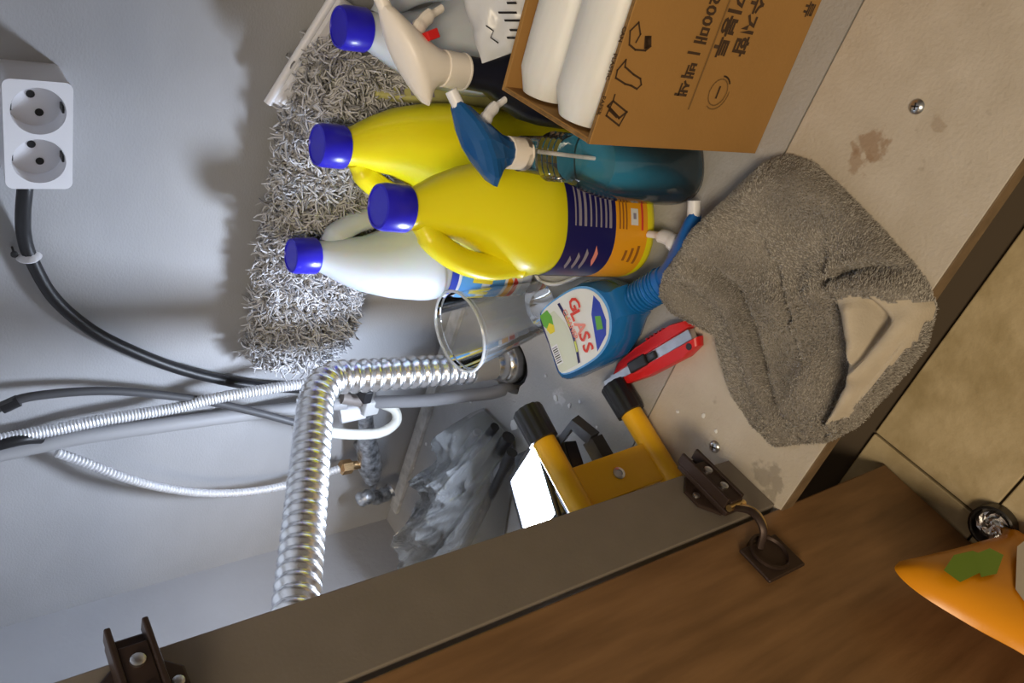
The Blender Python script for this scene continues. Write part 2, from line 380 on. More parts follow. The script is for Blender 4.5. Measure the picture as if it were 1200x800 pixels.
tag(spiral(HB, .0068, .0034, .0012).build('braided_hose', hosest), 'braided steel hose running up the wall beside the grey pipe', 'hose', )
HC = smooth_path([W(-12, 534, .712), W(40, 523, .712), W(100, 511, .712), W(200, 497, .712), W(290, 485, .71), W(350, 478, .70), W(405, 472, .69)], 6)
gp = tag(MB().tube(HC, .0085, 12).build('grey_pipe', greyp), 'smooth pale grey pipe on the wall between two steel hoses', 'pipe')
tag(MB().tube(smooth_path([W(-12, 524, .70), W(10, 518, .70), W(30, 514, .702), W(48, 513, .708)], 6), .006, 10).build('black_hose', blackr), 'short black hose end against the wall beside the braided hose', 'hose')
HD = smooth_path([W(66, 530, .706), W(100, 542, .70), W(150, 561, .69), W(200, 573, .69), W(250, 578, .69), W(300, 575, .69), W(345, 566, .69), W(398, 549, .69)], 8)
tag(spiral(HD, .0056, .0042, .0012).build('corrugated_hose', hosest), 'ribbed steel supply hose sagging to the brass valve nut', 'hose')

# angle valve on the wall
va = thing('angle_valve', 'tarnished chrome angle valve with brass nut low on the wall', 'valve')
vp = [W(x, y, .69) for x, y in ((428, 484), (429, 500), (431, 530), (434, 548), (436, 562))]
MB().tube([vp[0], vp[1], vp[1].lerp(vp[2], .4), vp[2], vp[3], vp[4]], [.010, .011, .013, .0165, .0175, .011], 14).build('body', darkchrome, va)
MB().tube([vp[2].lerp(vp[3], .4), vp[2].lerp(vp[3], .4) + Vector((0, .034, 0))], .009, 12).build('wall_stub', darkchrome, va)
MB().tube([W(400, 548, .69), W(411, 546, .69)], .0105, 6).build('brass_nut', brass, va)
MB().tube([W(411, 546, .69), W(427, 543, .69)], .0062, 12).build('outlet', brass, va)
MB().tube([W(436, 560, .69), W(437, 575, .69)], .005, 10).build('stem', darkchrome, va)
ha = smooth_path([W(420, 587, .685), W(430, 582, .682), W(445, 582, .682), W(458, 574, .685)], 5)
MB().tube(ha, [.009 + .003 * abs(math.sin(i * .9)) for i in range(len(ha))], 10).build('handle', darkchrome, va)
te = thing('hose_tee', 'white plastic tee joining the drain hoses behind the chrome pipe', 'fitting')
MB().tube([W(398, 486, .69), W(426, 480, .685)], .012, 14).build('sleeve', whitep, te)
MB().box((-.012, -.012, -.011), (.012, .012, .011), .003).xf(Matrix.Translation(W(432, 473, .68))).build('block', mat('pale_grey_plastic', (.55, .55, .54), .5), te)
MB().box((-.010, -.010, -.006), (.010, .010, .006), .002).xf(Matrix.Translation(W(428, 461, .672))).build('clamp', blackp, te)
MB().tube([W(400, 466, .69), W(424, 470, .685)], .008, 12).build('socket', mat('brown_grey_plastic', (.22, .19, .17), .5), te)
loop_ = smooth_path([W(345, 496, .67), W(385, 506, .655), W(420, 509, .65), W(448, 506, .65), W(464, 494, .655), W(462, 480, .665), W(446, 472, .675)], 7)
tag(MB().tube(loop_, .0068, 12).build('lit_hose_end', mat('lit_hose_end', (.76, .75, .68), .4)), 'lit ivory-painted end of the grey hose looping round in front of the angle valve', 'hose')  # continues the grey hose; the lamp-lit look is painted as ivory
gd = smooth_path([W(440, 471, .675), F(500, 469, .075), F(540, 464, .045), F(575, 460, .016), F(594, 455, -.006), F(606, 452, -.03)], 6)
tag(MB().tube(gd, .0085, 12).build('drain_hose', mat('grey_hose', (.27, .27, .28), .5)), 'straight grey drain hose running into the floor hole', 'hose')

# ------------------------------------------------------------------ chrome drain pipe
pc = Vector((hole_c.x, hole_c.y, 0))
el = Vector((-.549, .602, .258)); en = Vector((-.553, .36, .380))
pp = thing('drain_pipe', 'corrugated chrome drain pipe with a sharp bend', 'pipe', tuple(pc))
path = [pc + Vector((0, 0, .055)), el + Vector((-.002, 0, -.03))] + [el + Vector((0, -.002, -.012)), el + Vector((0, -.012, -.001))] + [el + (en - el) * .12, en + (en - el) * .45]
path = resample([p - pc for p in path], .0016)
MB().tube(path, [.0195 - .0030 * (.5 + .5 * math.cos(2 * math.pi * i / 8)) ** 1.6 for i in range(len(path))], 22).build('corrugated_tube', chrome, pp)
MB().lathe([(.0178, .022), (.0178, .058)], 22).build('collar', mat('pale_grey_collar', (.42, .41, .40), .45), pp)
MB().lathe([(.012, -.045), (.022, -.035), (.0235, -.02), (.0255, -.016), (.0268, -.006), (.0262, .002), (.0235, .008), (.0215, .010), (.0215, .014), (.0200, .020), (.0182, .024)], 26).build('coupling', chrome, pp)
MB().lathe([(.030, -.035), (.0305, -.012), (.0285, -.010), (.027, -.02), (.026, -.035)], 24).build('seal_ring', blackr, pp)
# cup below the hole, the shade inside painted near-black
struct(MB().lathe([(.055, -.06), (.055, -.0185), (.0551, -.06)], 24, cx=hole_c.x, cy=hole_c.y, cap0=True, cap1=False).build('hole_shade_cup', darkm))

# ------------------------------------------------------------------ mop and things along the wall
mp = thing('dust_mop', 'shaggy grey chenille mop head leaning against the wall', 'mop', (-.41, .699, .236))
MB().box((-.19, -.012, -.045), (.19, .012, .045), .01).build('pad', mopd, mp)
st = MB()
for k in range(9000):
    u = random.uniform(-1, 1); a = random.uniform(-.15, math.pi + .15) + math.pi     # around the front half
    cx = u * .185; ry, rz = .014, .054
    if abs(u) > .9: rz *= .8
    p = Vector((cx, ry * math.sin(a), rz * math.cos(a))); d = Vector((random.uniform(-.6, .6) + (u * .5 if abs(u) > .85 else 0), math.sin(a), math.cos(a) * .6 - .25)).normalized()
    L = random.uniform(.014, .026); pts = [p]; tw_ = Vector((random.uniform(-1, 1), random.uniform(-1, 1), random.uniform(-1, 1))).normalized(); cr = random.uniform(.3, .9)
    for q in range(5):
        d = (Matrix.Rotation(cr, 3, tw_) @ d + Vector((0, 0, -.12))).normalized(); p = p + d * (L / 5)
        p.y = min(p.y, .021); pts.append(p)
    st.tube(pts, [.0006, .0010, .0011, .0011, .0010, .0006], 4, random.choice((0, 0, 0, 2, 2, 1)), caps=False)
so_ = st.build('strands', [mopl, mopd, mopm], mp, False); so_['kind'] = 'stuff'
pl = thing('mop_plate', 'white plastic plate leaning on the wall behind the shaggy mop', 'plate')
A, B = W(335, 128, .700), W(412, 5, .700)
dirv = (B - A).normalized(); Mp = frame((A + B) / 2, dirv, Vector((0, -.15, 1)))
Lp = (B - A).length / 2
MB().box((-Lp, -.030, -.005), (Lp, .020, .005), .004).xf(Mp).build('plate', whitep, pl)
MB().tube([Mp @ Vector((-Lp - .003, .021, .0)), Mp @ Vector((Lp, .021, 0))], .0042, 10).build('ridge', whitep, pl)
ys_ = thing('sponge_pack', 'pale yellow printed pack standing behind the bottles', 'pack', (-.240, .700, .13), (0, 0, R_(45)))
MB().box((-.030, -.006, -.13), (.012, .006, .088), .003).build('pack', mat('pale_yellow_pack', (.62, .60, .25), .45, var=.15, vscale=60), ys_)
for k in range(5):
    MB().box((-.026, -.0066, .02 + .012 * k), (-.026 + random.uniform(.02, .035), -.0061, .024 + .012 * k), 0).build('print_bar', greyl, ys_)

# ------------------------------------------------------------------ jugs
def section(z, rx, ry, cx=0, n=32, e=2.4):
    out = []
    for j in range(n):
        a = 2 * math.pi * j / n; c, s = math.cos(a), math.sin(a)
        out.append((cx + rx * math.copysign(abs(c) ** (2 / e), c), ry * math.copysign(abs(s) ** (2 / e), s), z))
    return out
def make_jug(name, label, bodym, labels, group=None):
    t = thing(name, label, 'bottle', group=group)
    b = MB()
    prof = [(0, .046, .040, 0), (.004, .051, .045, 0), (.010, .053, .047, 0), (.014, .0525, .0465, 0), (.124, .0525, .0465, 0), (.128, .0535, .0475, 0), (.140, .0535, .0475, 0), (.155, .051, .046, .001), (.172, .045, .043, .005), (.19, .038, .039, .008), (.21, .032, .033, .009), (.232, .026, .026, .006), (.252, .019, .019, .002), (.262, .0165, .0165, 0), (.270, .0165, .0165, 0)]
    b.rings([section(z, rx, ry, cx) for z, rx, ry, cx in prof]); b.build('body', bodym, t)
    hp = smooth_path([(-.012, 0, .247), (-.026, 0, .236), (-.040, 0, .212), (-.0465, 0, .185), (-.045, 0, .158), (-.040, 0, .140)], 6)
    MB().tube(hp, [.010] * 4 + [.0115] * (len(hp) - 8) + [.014] * 4, 14, flat=1.2).build('handle', bodym, t)
    c = MB().lathe([(.0195, .2625), (.0203, .264), (.0200, .284), (.0185, .289), (.0165, .2895), (.0160, .2885), (0.001, .2885)], 32)
    c.build('cap', capblue, t)
    labels(t); return t
def patch(parent, name, m, a0, a1, z0, z1, off=.0006, n=16, rx=.0525, ry=.0465, skew=0):
    b = MB(); rs = []
    for z, sk in ((z0, 0), (z1, skew)):
        r = []
        for k in range(n + 1):
            a = R_(a0 + sk + (a1 - a0) * k / n); c, s = math.cos(a), math.sin(a); e = 2.4
            r.append(((rx + off) * math.copysign(abs(c) ** (2 / e), c), (ry + off) * math.copysign(abs(s) ** (2 / e), s), z))
        rs.append(r)
    b.rings(rs, 0, False, False, closed=False); return b.build(name, m, parent)
def yellow_labels(t):
    br_ = mat('brown_print', (.35, .13, .02), .5)
    L = patch(t, 'label', navy, -178, 178, .060, .122, .0006, 48)
    L2 = patch(t, 'label', orangel, -178, 178, .016, .060, .0006, 48)
    for k in range(8):
        patch(L, 'print_bar', greyl, -98, -98 + random.uniform(50, 66), .066 + .0065 * k, .0675 + .0065 * k + random.uniform(0, .0022), .0010, 10)
    patch(L, 'print_bar', pinkl, -146, -126, .078, .083, .0010, 6, skew=10)
    for k in range(3): patch(L, 'print_bar', greyl, -152, -126 - 5 * k, .090 + .009 * k, .094 + .009 * k, .0010, 8, skew=6)
    for k in range(3): patch(L2, 'print_bar', br_, -98, -50, .045 + .0045 * k, .047 + .0045 * k, .0010, 8)
    for a in (-88, -70):
        patch(L2, 'print_disc', whitel, a - 6, a + 6, .030, .040, .0010, 6)
        patch(L2, 'print_mark', greyl, a - 2, a + 2, .033, .037, .0013, 4)
    patch(L2, 'print_bar', redl, -98, -60, .0225, .0255, .0010, 8)
    for k in range(3): patch(L2, 'print_bar', br_, -138 + 2 * k, -114 - k * 3, .024 + .008 * k, .0275 + .008 * k, .0010, 6)
def white_labels(t):
    L = patch(t, 'label', whitel, -40, 120, .02, .122, .0006, 40)
    patch(L, 'print_shape', bluel, 30, 110, .112, .122, .001, 20)
    patch(L, 'print_shape', bluel, -12, 14, .096, .118, .001, 10, skew=12)
    patch(L, 'print_shape', skybl, 8, 70, .078, .108, .001, 16, skew=-6)
    patch(L, 'print_shape', skybl, 0, 62, .046, .066, .001, 16, skew=8)
    for k, a in enumerate((14, 26, 38, 50)): patch(L, 'print_letter', yellowl, a, a + 8, .064, .092, .0014, 5, skew=(-4, 5, -5, 4)[k])
    patch(L, 'print_shape', orangel, 0, 55, .034, .042, .0014, 12, skew=12)
    patch(L, 'print_shape', redl, 0, 53, .026, .033, .0014, 12, skew=12)
jc = make_jug('bleach_bottle', 'bright yellow bleach bottle with a navy and orange label facing out', yellow, yellow_labels, 'cleaning bottles with blue caps')
lean(jc, -.306, .499, 36, 4.5, 36, .045)
jb = make_jug('bleach_bottle', 'yellow bleach bottle with blue cap half hidden behind the labelled yellow one', yellow, lambda t: None, 'cleaning bottles with blue caps')
lean(jb, -.303, .628, 20, 2.6, 40, .045)
jd = make_jug('bleach_bottle', 'pale white bottle with blue cap behind the clear cup', milk, white_labels, 'cleaning bottles with blue caps')
lean(jd, -.431, .639, 216, 3, 36, .045); jd.scale = (.92, .92, 1.0)
def no_labels(t): patch(t, 'label', skybl, -150, -30, .02, .09, .0006, 20)
ja = make_jug('bleach_bottle', 'milky white bottle with blue cap above the shaggy mop', milk, no_labels, 'cleaning bottles with blue caps')
lean(ja, -.186, .658, 200, 1.2, 216, .045); ja.scale = (.94, .94, .97)

# ------------------------------------------------------------------ trigger sprayers
def trigger_head(parent, M, hood, trim, neckm, red=False, w=.019, n=28, smooth=True):
    """lens-shaped hood sloping back from the nozzle, narrowing down to the screw neck"""
    rs = []
    for cx, cz, a, ww, tilt, e in ((0, -.008, .0145, .0145, 0, 2), (0, .002, .018, .0165, 8, 2), (.003, .014, .029, w * .95, 20, 1.8), (.006, .025, .043, w, 27, 1.65), (.006, .030, .047, w * 1.02, 29, 1.6), (.0055, .034, .045, w * .93, 29, 1.6), (.005, .0375, .035, w * .66, 29, 1.7), (.005, .0395, .018, w * .3, 29, 1.9)):
        r = []
        for j in range(n):
            t = 2 * math.pi * j / n; c, s_ = math.cos(t), math.sin(t); c = math.copysign(abs(c) ** (2 / e), c) * a; s_ = math.copysign(abs(s_) ** (2 / e), s_) * ww
            r.append((cx + c * math.cos(R_(tilt)), s_, cz + c * math.sin(R_(tilt))))
        rs.append(r)
    h = MB().rings(rs, smooth=smooth).xf(M).build('trigger_head', hood, parent)
    MB().tube([(.040, 0, .049), (.0535, 0, .0565)], .0062, 14).xf(M).build('nozzle', trim, h)
    MB().tube(smooth_path([(.020, 0, .022), (.032, 0, .016), (.041, 0, .008), (.052, 0, -.008)], 5), [.0065] * 6 + [.0055] * 6 + [.003] * 4, 10, flat=1.4).xf(M).build('trigger', trim, h)
    if red: MB().box((-.004, -.005, -.006), (.004, .005, .006), .0008).xf(M @ Matrix.Translation((.0225, -.012, .012)) @ Matrix.Rotation(R_(-25), 4, 'Y')).build('lock_tab', redp, h)
    MB().lathe([(.0150, -.0305), (.0168, -.030), (.0168, -.0285), (.0162, -.028), (.0162, -.0075), (.0150, -.007), (.0135, -.0065)], 26).xf(M).build('neck_cap', neckm, parent)
# dark bottle, white sprayer
se = thing('spray_bottle', 'dark navy spray bottle with a white trigger head beside the box', 'spray bottle')
MB().rings([section(z, r, r * .85) for z, r in ((0, .032), (.004, .036), (.10, .036), (.125, .033), (.150, .024), (.170, .0145), (.206, .0140))]).build('body', navyp, se)
trigger_head(se, Matrix.Translation((0, 0, .224)) @ Matrix.Scale(.96, 4), ivory, ivory, ivory, True, .0185)
lean(se, -.200, .572, 33, 3.0, 36, .035)
# clear bottle with blue liquid
sf = thing('spray_bottle', 'clear spray bottle with blue liquid and blue trigger in front of the box', 'spray bottle')
prof = [(0, .030), (.004, .034), (.014, .0355), (.075, .0345), (.100, .032), (.125, .0265), (.14, .0215)]
for k in range(5): prof += [(.142 + .006 * k, .0205), (.145 + .006 * k, .019)]
prof += [(.173, .0160), (.186, .0150), (.200, .0140)]
MB().rings([section(z, r, r * .9) for z, r in prof]).build('body', clearf, sf)
MB().rings([section(z, r, r * .9) for z, r in ((.002, .029), (.005, .0325), (.014, .0342), (.075, .0332), (.10, .0308), (.116, .0275))]).build('liquid', liquid, sf)
MB().tube([(0, 0, .02), (.003, 0, .18)], .0018, 8).build('dip_tube', whitep, sf)
trigger_head(sf, Matrix.Translation((0, 0, .219)) @ Matrix.Scale(.80, 4), bluep, whitep, ivory, False, .022, 12, False)
lean(sf, -.222, .464, 36, 2.2, 36, .033)
# glass cleaner lying on its back
g0 = Vector((-.462, .502, .0)); gx = Vector((.847, -.53, 0)).normalized(); gy = Vector((.53, .847, 0)).normalized()
gl = thing('glass_cleaner', 'blue glass cleaner bottle lying flat beside the yellow bottle', 'spray bottle', tuple(g0), (0, 0, math.atan2(gx.y, gx.x)))
poly = [(0, -.034), (.004, -.041), (.012, -.043), (.06, -.045), (.085, -.043), (.108, -.032), (.124, -.019), (.132, -.016), (.132, .016), (.124, .019), (.108, .032), (.085, .043), (.06, .045), (.012, .043), (.004, .041), (0, .034)]
MB().pillow(poly, .0, .046, .86, axis='z', c=(.06, 0), rnd=.3).build('body', bluet, gl)
lab0 = [(.010, -.030), (.014, -.036), (.06, -.037), (.082, -.035), (.098, -.024), (.106, -.010), (.106, .010), (.098, .024), (.082, .035), (.06, .037), (.014, .036), (.010, .030)]
Z = .0462
lab = [tuple(p.xy) for p in smooth_path([(.009, 0, 0), (.011, -.028, 0), (.020, -.037, 0), (.05, -.039, 0), (.080, -.036, 0), (.102, -.023, 0), (.111, 0, 0), (.102, .023, 0), (.080, .036, 0), (.05, .039, 0), (.020, .037, 0), (.011, .028, 0), (.009, 0, 0)], 4)[:-1]]
def flat(name, m, pts, z, par): return MB().add([(x, y, z) for x, y in pts], [list(range(len(pts)))], 0, False).build(name, m, par)
gb = [(.004 + (x - .004) * 1.03, y * 1.05) for x, y in lab]
LB = flat('label', skybl, gb, Z, gl); LB['label'] = 'printed label reading GLASS'
flat('label_face', whitel, lab, Z + .0003, LB)
flat('print_shape', bluel, [(.078, -.034), (.098, -.023), (.105, -.010), (.105, .010), (.100, .020), (.088, .004)], Z + .0006, LB)
flat('print_shape', greenl, [(.088, -.014), (.097, -.016), (.100, -.003), (.092, .000)], Z + .0009, LB)
flat('print_shape', creaml, [(.012, -.032), (.015, -.035), (.045, -.0355), (.050, -.010), (.046, .012), (.036, .030), (.014, .030)], Z + .0006, LB)
arc = [(.044 + .010 * math.cos(a * .9), .034 - .069 * k / 12) for k, a in enumerate([-1.2 + 2.4 * k / 12 for k in range(13)])]
flat('print_band', navy, arc + [(x - .004, y) for x, y in reversed(arc)], Z + .0009, LB)
flat('print_band', limel, arc[3:6] + [(x - .003, y) for x, y in reversed(arc[3:6])], Z + .0012, LB)
flat('print_band', limel, arc[8:11] + [(x - .003, y) for x, y in reversed(arc[8:11])], Z + .0012, LB)
flat('print_shape', greenl, [(.012, .034), (.010, .024), (.018, .014), (.028, .016), (.030, .026), (.026, .035)], Z + .0009, LB)
flat('print_shape', yellowl, [(.015, .016), (.019, .009), (.027, .009), (.029, .016), (.023, .021)], Z + .0012, LB)
flat('print_shape', navy, [(.010, .030), (.012, .030), (.0125, -.032), (.011, -.030)], Z + .0012, LB)
flat('barcode_field', whitel, [(.012, -.004), (.024, -.004), (.024, -.026), (.012, -.026)], Z + .0012, LB)
for k in range(8): flat('barcode_bar', blackl if k % 3 else greyl, [(.014, -.006 - .0024 * k), (.0225, -.006 - .0024 * k), (.0225, -.0072 - .0024 * k), (.014, -.0072 - .0024 * k)], Z + .0014, LB)
tx = frame((.058, .031, Z + .0014), (.10, -1, 0), (1, .1, 0))
for i, (ch, dx, dy) in enumerate((('G', 0, .004), ('L', .0135, .000), ('A', .026, -.001), ('S', .039, -.001), ('S', .051, -.003))):
    text(ch, .021, redl if i != 2 else pinkl, tx @ Matrix.Translation((dx, dy, 0)), LB, 'letter', .0006, .15)
text('CLEANER', .0085, pinkl, tx @ Matrix.Translation((.006, -.009, 0)), LB, 'lettering', .0002)
rb = MB(); pr = []
for k in range(8): pr += [(.0172, .130 + .005 * k), (.0172, .1325 + .005 * k), (.0150, .133 + .005 * k), (.0150, .1345 + .005 * k)]
rb.lathe(pr, 24).xf(Matrix.Translation((0, 0, .021)) @ Matrix.Rotation(R_(90), 4, 'Y')).build('ribbed_neck', bluet, gl)
Mh = Matrix(((0, 0, 1, .182), (1, 0, 0, 0), (0, 1, 0, .021), (0, 0, 0, 1)))
trigger_head(gl, Mh @ Matrix.Scale(.98, 4), mat('bright_blue_plastic', (.02, .16, .55), .3), whitep, mat('bright_blue_plastic', (.02, .16, .55), .3))

# ------------------------------------------------------------------ clear cup
cu = thing('plastic_cup', 'empty clear plastic cup standing beside the chrome pipe', 'cup')
MB().lathe([(.026, .001), (.030, .0), (.0315, .003), (.0335, .03), (.0345, .032), (.0440, .113), (.0455, .1135), (.0455, .119)], 40, cap1=False).build('wall', cupf, cu)
MB().tube([(.0462 * math.cos(a), .0462 * math.sin(a), .1195) for a in [2 * math.pi * k / 40 for k in range(41)]], .0017, 8).build('rim', mat('cup_rim', (.78, .80, .82), .15, trans=.6), cu)
lean(cu, -.455, .568, 0, 9, 205, .028)

# ------------------------------------------------------------------ cardboard box with film rolls
bx0 = F(885, 180); brot = 3.5
bx = thing('cardboard_box', 'open brown cardboard box printed with dark Korean lettering', 'box', tuple(bx0), (0, 0, R_(brot)))
BW, BD, BH, T = .27, .115, .203, .004
for nm, lo, hi in (('front_panel', (0, 0, 0), (BW, T, BH)), ('back_panel', (0, BD - T, 0), (BW, BD, BH)), ('side_panel', (0, T, 0), (T, BD - T, BH)), ('side_panel', (BW - T, T, 0), (BW, BD - T, BH)), ('bottom_panel', (T, T, 0), (BW - T, BD - T, T))):
    MB().box(lo, hi, .0006).build(nm, card, bx)
for lo, hi in (((.0, .0008, BH), (BW, T - .0008, BH + .0004)), ((.0008, T, BH), (T - .0008, BD - T, BH + .0004))):
    MB().box(lo, hi, 0).build('flute_edge', cardedge, bx)
Bi = (Matrix.Translation(bx0) @ Matrix.Rotation(R_(brot), 4, 'Z')).inverted()
bn = Vector((math.sin(R_(brot)), -math.cos(R_(brot)), 0))
def BL(x, y): p = Bi @ onp(x, y, bx0, bn); return Vector((p.x, -.0005, p.z))
def btext(body, x, y, x2, y2, n, m, bold=.0003, k=1.0, flip=-1):
    a, b = BL(x, y), BL(x2, y2); d = b - a; size = d.length / n * k
    text(body, size, m, frame(a, d, Vector((-d.z, 0, d.x)) * (1 if d.x < 0 else -1) * -flip * -1), bx, 'lettering', bold)
def btexts(body, x, y, px, m, bold=.0003):
    """upside-down line starting at the given spot, px = glyph size in millimetres"""
    a = BL(x, y); text(body, px / 1000, m, frame(a, (-1, 0, 0), (0, 0, -1)), bx, 'lettering', bold)
btexts('리수거함', 897, -36, 17, inkl, .0006)
btexts('레기봉투', 873, -36, 17, inkl, .0006)
btexts('200매 | 백색', 835, -8, 14.8, inkl, .0004)
btexts('류', 948, 0, 14, inkl)
a, b = BL(855, 0), BL(806, 128)
MB().box((min(a.x, b.x), -.0008, (a.z + b.z) / 2 - .0006), (max(a.x, b.x), -.0003, (a.z + b.z) / 2 + .0006), 0).build('print_line', inkf, bx)
for nm, x, y in (('CAN', 727, 30), ('PLASTIC', 716, 62), ('PAPER', 703, 112)):
    btexts(nm, x + 3, y, 5.0, inkl, .0001)
def outline(pts, m, th=.0007, name='icon'):
    b = MB()
    for p, q in zip(pts, pts[1:]):
        d = (q - p).normalized(); n = Vector((-d.z, 0, d.x)) * th; e = d * th
        b.add([p - n - e, q - n + e, q + n + e, p + n - e], [(0, 1, 2, 3)], 0, False)
    b.build(name, m, bx)
outline([BL(*p) for p in ((748, 26), (738, 36), (737, 52), (744, 58), (756, 59), (762, 54), (762, 43), (756, 43), (755, 56))], inkl)
outline([BL(*p) for p in ((748, 26), (750, 40), (745, 49))], inkl)
outline([BL(*p) for p in ((757, 45), (757, 55), (760, 54), (760, 44), (758, 44), (758, 54))], inkl, .0012)
outline([BL(*p) for p in ((733, 70), (732, 78), (742, 87), (750, 92), (751, 99), (746, 104), (739, 100), (732, 98), (721, 91), (723, 82), (733, 70))], inkl)
outline([BL(*p) for p in ((720, 111), (718, 118), (734, 131), (725, 147), (710, 135), (718, 118))], inkl)
outline([BL(*p) for p in ((718, 118), (712, 124), (725, 138), (734, 131))], inkl, .0009)
outline([BL(*p) for p in ((714, 128), (722, 136))], inkl, .0012)
oc = BL(841, 108); outline([oc + Vector((.0105 * math.cos(a_), 0, .0105 * math.sin(a_))) for a_ in [2 * math.pi * k / 24 for k in range(25)]], inkf, .0005, 'emblem')
outline([oc + Vector((.0135 * math.cos(a_), 0, .0135 * math.sin(a_))) for a_ in [2.6 + 3.2 * k / 16 for k in range(12)]], inkf, .0005, 'emblem')
outline([oc + Vector((.0128 * math.cos(a_), 0, .0128 * math.sin(a_))) for a_ in [-.9 + .9 * k / 6 for k in range(7)]], inkl, .0007, 'emblem')
outline([oc + Vector((-.004, 0, .0)), oc + Vector((.004, 0, .0))], inkl, .0010, 'emblem')
Bm = Matrix.Translation(bx0) @ Matrix.Rotation(R_(brot), 4, 'Z')
for k, (yy, zz, rad, lb) in enumerate(((.0325, .186, .0265, 'thick white plastic film roll lying in the box next to its printed side'), (.085, .184, .0245, 'white plastic film roll lying in the box away from its printed side'))):
    b = MB(); rs = []
    for i in range(15):
        t = i / 14; x = .007 + t * .25; e = min(1, (t / .06)) ** .5 if t < .06 else 1
        rs.append([(x, yy + rad * (.72 + .28 * e) * math.cos(a_) * (1 + .03 * noise.noise(Vector((x * 30, math.cos(a_) * 2, k)))), zz + rad * .92 * (.72 + .28 * e) * math.sin(a_) * (1 + .04 * noise.noise(Vector((x * 25, math.sin(a_) * 2, k + 5))))) for a_ in [2 * math.pi * j / 28 for j in range(28)]])
    o = b.rings(rs).xf(Bm).build('film_roll', rollm); tag(o, lb, 'roll')

# packet behind the box
pk = thing('plastic_packet', 'white plastic packet with black script behind the cardboard box', 'packet', tuple(D(592, -6, .665)), None)
Mk = frame((0, 0, 0), AX[0] * .9 + Vector((0, 0, .35)), -AX[1] + AX[2] * .3)
b = MB(); N_ = 18; rows = []
for i in range(N_ + 1):
    for j in range(N_ + 1):
        u, v = i / N_ * 2 - 1, j / N_ * 2 - 1; e = (1 - u ** 4) * (1 - v ** 4)
        rows.append((u * .045, v * .036, .014 * e ** .6 + .006 * noise.noise(Vector((u * 2.5, v * 2.5, 1)))))
fs = [(i * (N_ + 1) + j, (i + 1) * (N_ + 1) + j, (i + 1) * (N_ + 1) + j + 1, i * (N_ + 1) + j + 1) for i in range(N_) for j in range(N_)]
b.add(rows, fs); b.add([(x, y, -z * .6) for x, y, z in rows], fs)
b.xf(Mk).build('packet', mat('white_packet_film', (.66, .68, .72), .3), pk)
for k in range(6):
    o_ = Vector((-.040 + .007 * k, -.012 + .002 * (k % 2), .0195)); dl = (.016, .010, .014, .015, .008, .013)[k]
    MB().tube([Mk @ (o_ + Vector((t * dl * .35, t * dl, -.002 * t))) for t in (0, .5, 1)], .0012, 5, flat=.4).build('script_stroke', blackl, pk)
MB().tube([Mk @ (Vector((-.036, .012, .0195)) + Vector(v)) for v in ((0, 0, 0), (.006, .005, 0), (.010, .001, 0), (.016, .006, -.001))], .0012, 5, flat=.4).build('script_stroke', blackl, pk)
cn = thing('clear_container', 'milky plastic container standing behind the white trigger sprayer', 'container', (-.120, .588, 0))
MB().rings([section(z, r * 1.0, r * .8, e=3.5) for z, r in ((0, .036), (.004, .040), (.11, .040), (.130, .036), (.142, .028))]).build('body', mat('milky_container', (.50, .54, .62), .3, sss=.2), cn)
MB().lathe([(.022, .142), (.022, .156), (.018, .158)], 20).build('lid', mat('grey_lid', (.42, .44, .46), .4), cn)

# ------------------------------------------------------------------ work lamp tipped on its side
P2 = Vector((-.453, .408, .0175)); tv = Vector((-.28, -.96, 0)).normalized(); P1 = Vector((-.468, .412, .129))
la = thing('work_lamp', 'yellow work lamp with glowing white panel tipped on its side', 'lamp', tuple(P2))
O = lambda p: Vector(p) - P2
for P, L in ((P1, .20), (P2, .20)):
    MB().tube([O(P), O(P + tv * L)], .0118, 20).build('rail', lampyel, la)
    for e in (0, 1):
        q = P - tv * .008 if e == 0 else P + tv * (L + .008); d = tv if e == 0 else -tv
        b = MB(); fr = frame(O(q), Vector((0, 0, 1)).cross(d), Vector((0, 0, 1)))
        ring = lambda r, z: [fr @ Vector((r * (1 + (.045 if j % 4 < 2 else -.02)) * math.cos(2 * math.pi * j / 48), r * (1 + (.045 if j % 4 < 2 else -.02)) * math.sin(2 * math.pi * j / 48), z)) for j in range(48)]
        s_ = 1 if fr.to_3x3() @ Vector((0, 0, 1)) @ d > 0 else -1
        b.rings([ring(.0135, s_ * -.001), ring(.0152, s_ * .001), ring(.0148, s_ * .036), ring(.0128, s_ * .0365)]); b.build('rubber_foot', blackr, la)
cm1, cm2 = P1 + tv * .085, P2 + tv * .085
ud = (cm1 - cm2).normalized(); nd = ud.cross(tv).normalized()
if nd.x > 0: nd = -nd        # away from the open side
Mc = frame(O((cm1 + cm2) / 2), ud, tv)
hl = (cm1 - cm2).length / 2
MB().box((-hl, -.021, -.0035), (hl, .021, .0035), .001).xf(Mc).build('crossbar', lampyel, la)
MB().lathe([(.0062, .0), (.0062, .0015), (.0035, .002), (.0033, .0008)], 16).xf(frame(O((cm1 + cm2) / 2 - nd * .0036), tv, ud) if frame((0, 0, 0), tv, ud).to_3x3().col[2].dot(-nd) > 0 else frame(O((cm1 + cm2) / 2 - nd * .0036), ud, tv)).build('bolt', steel, la)
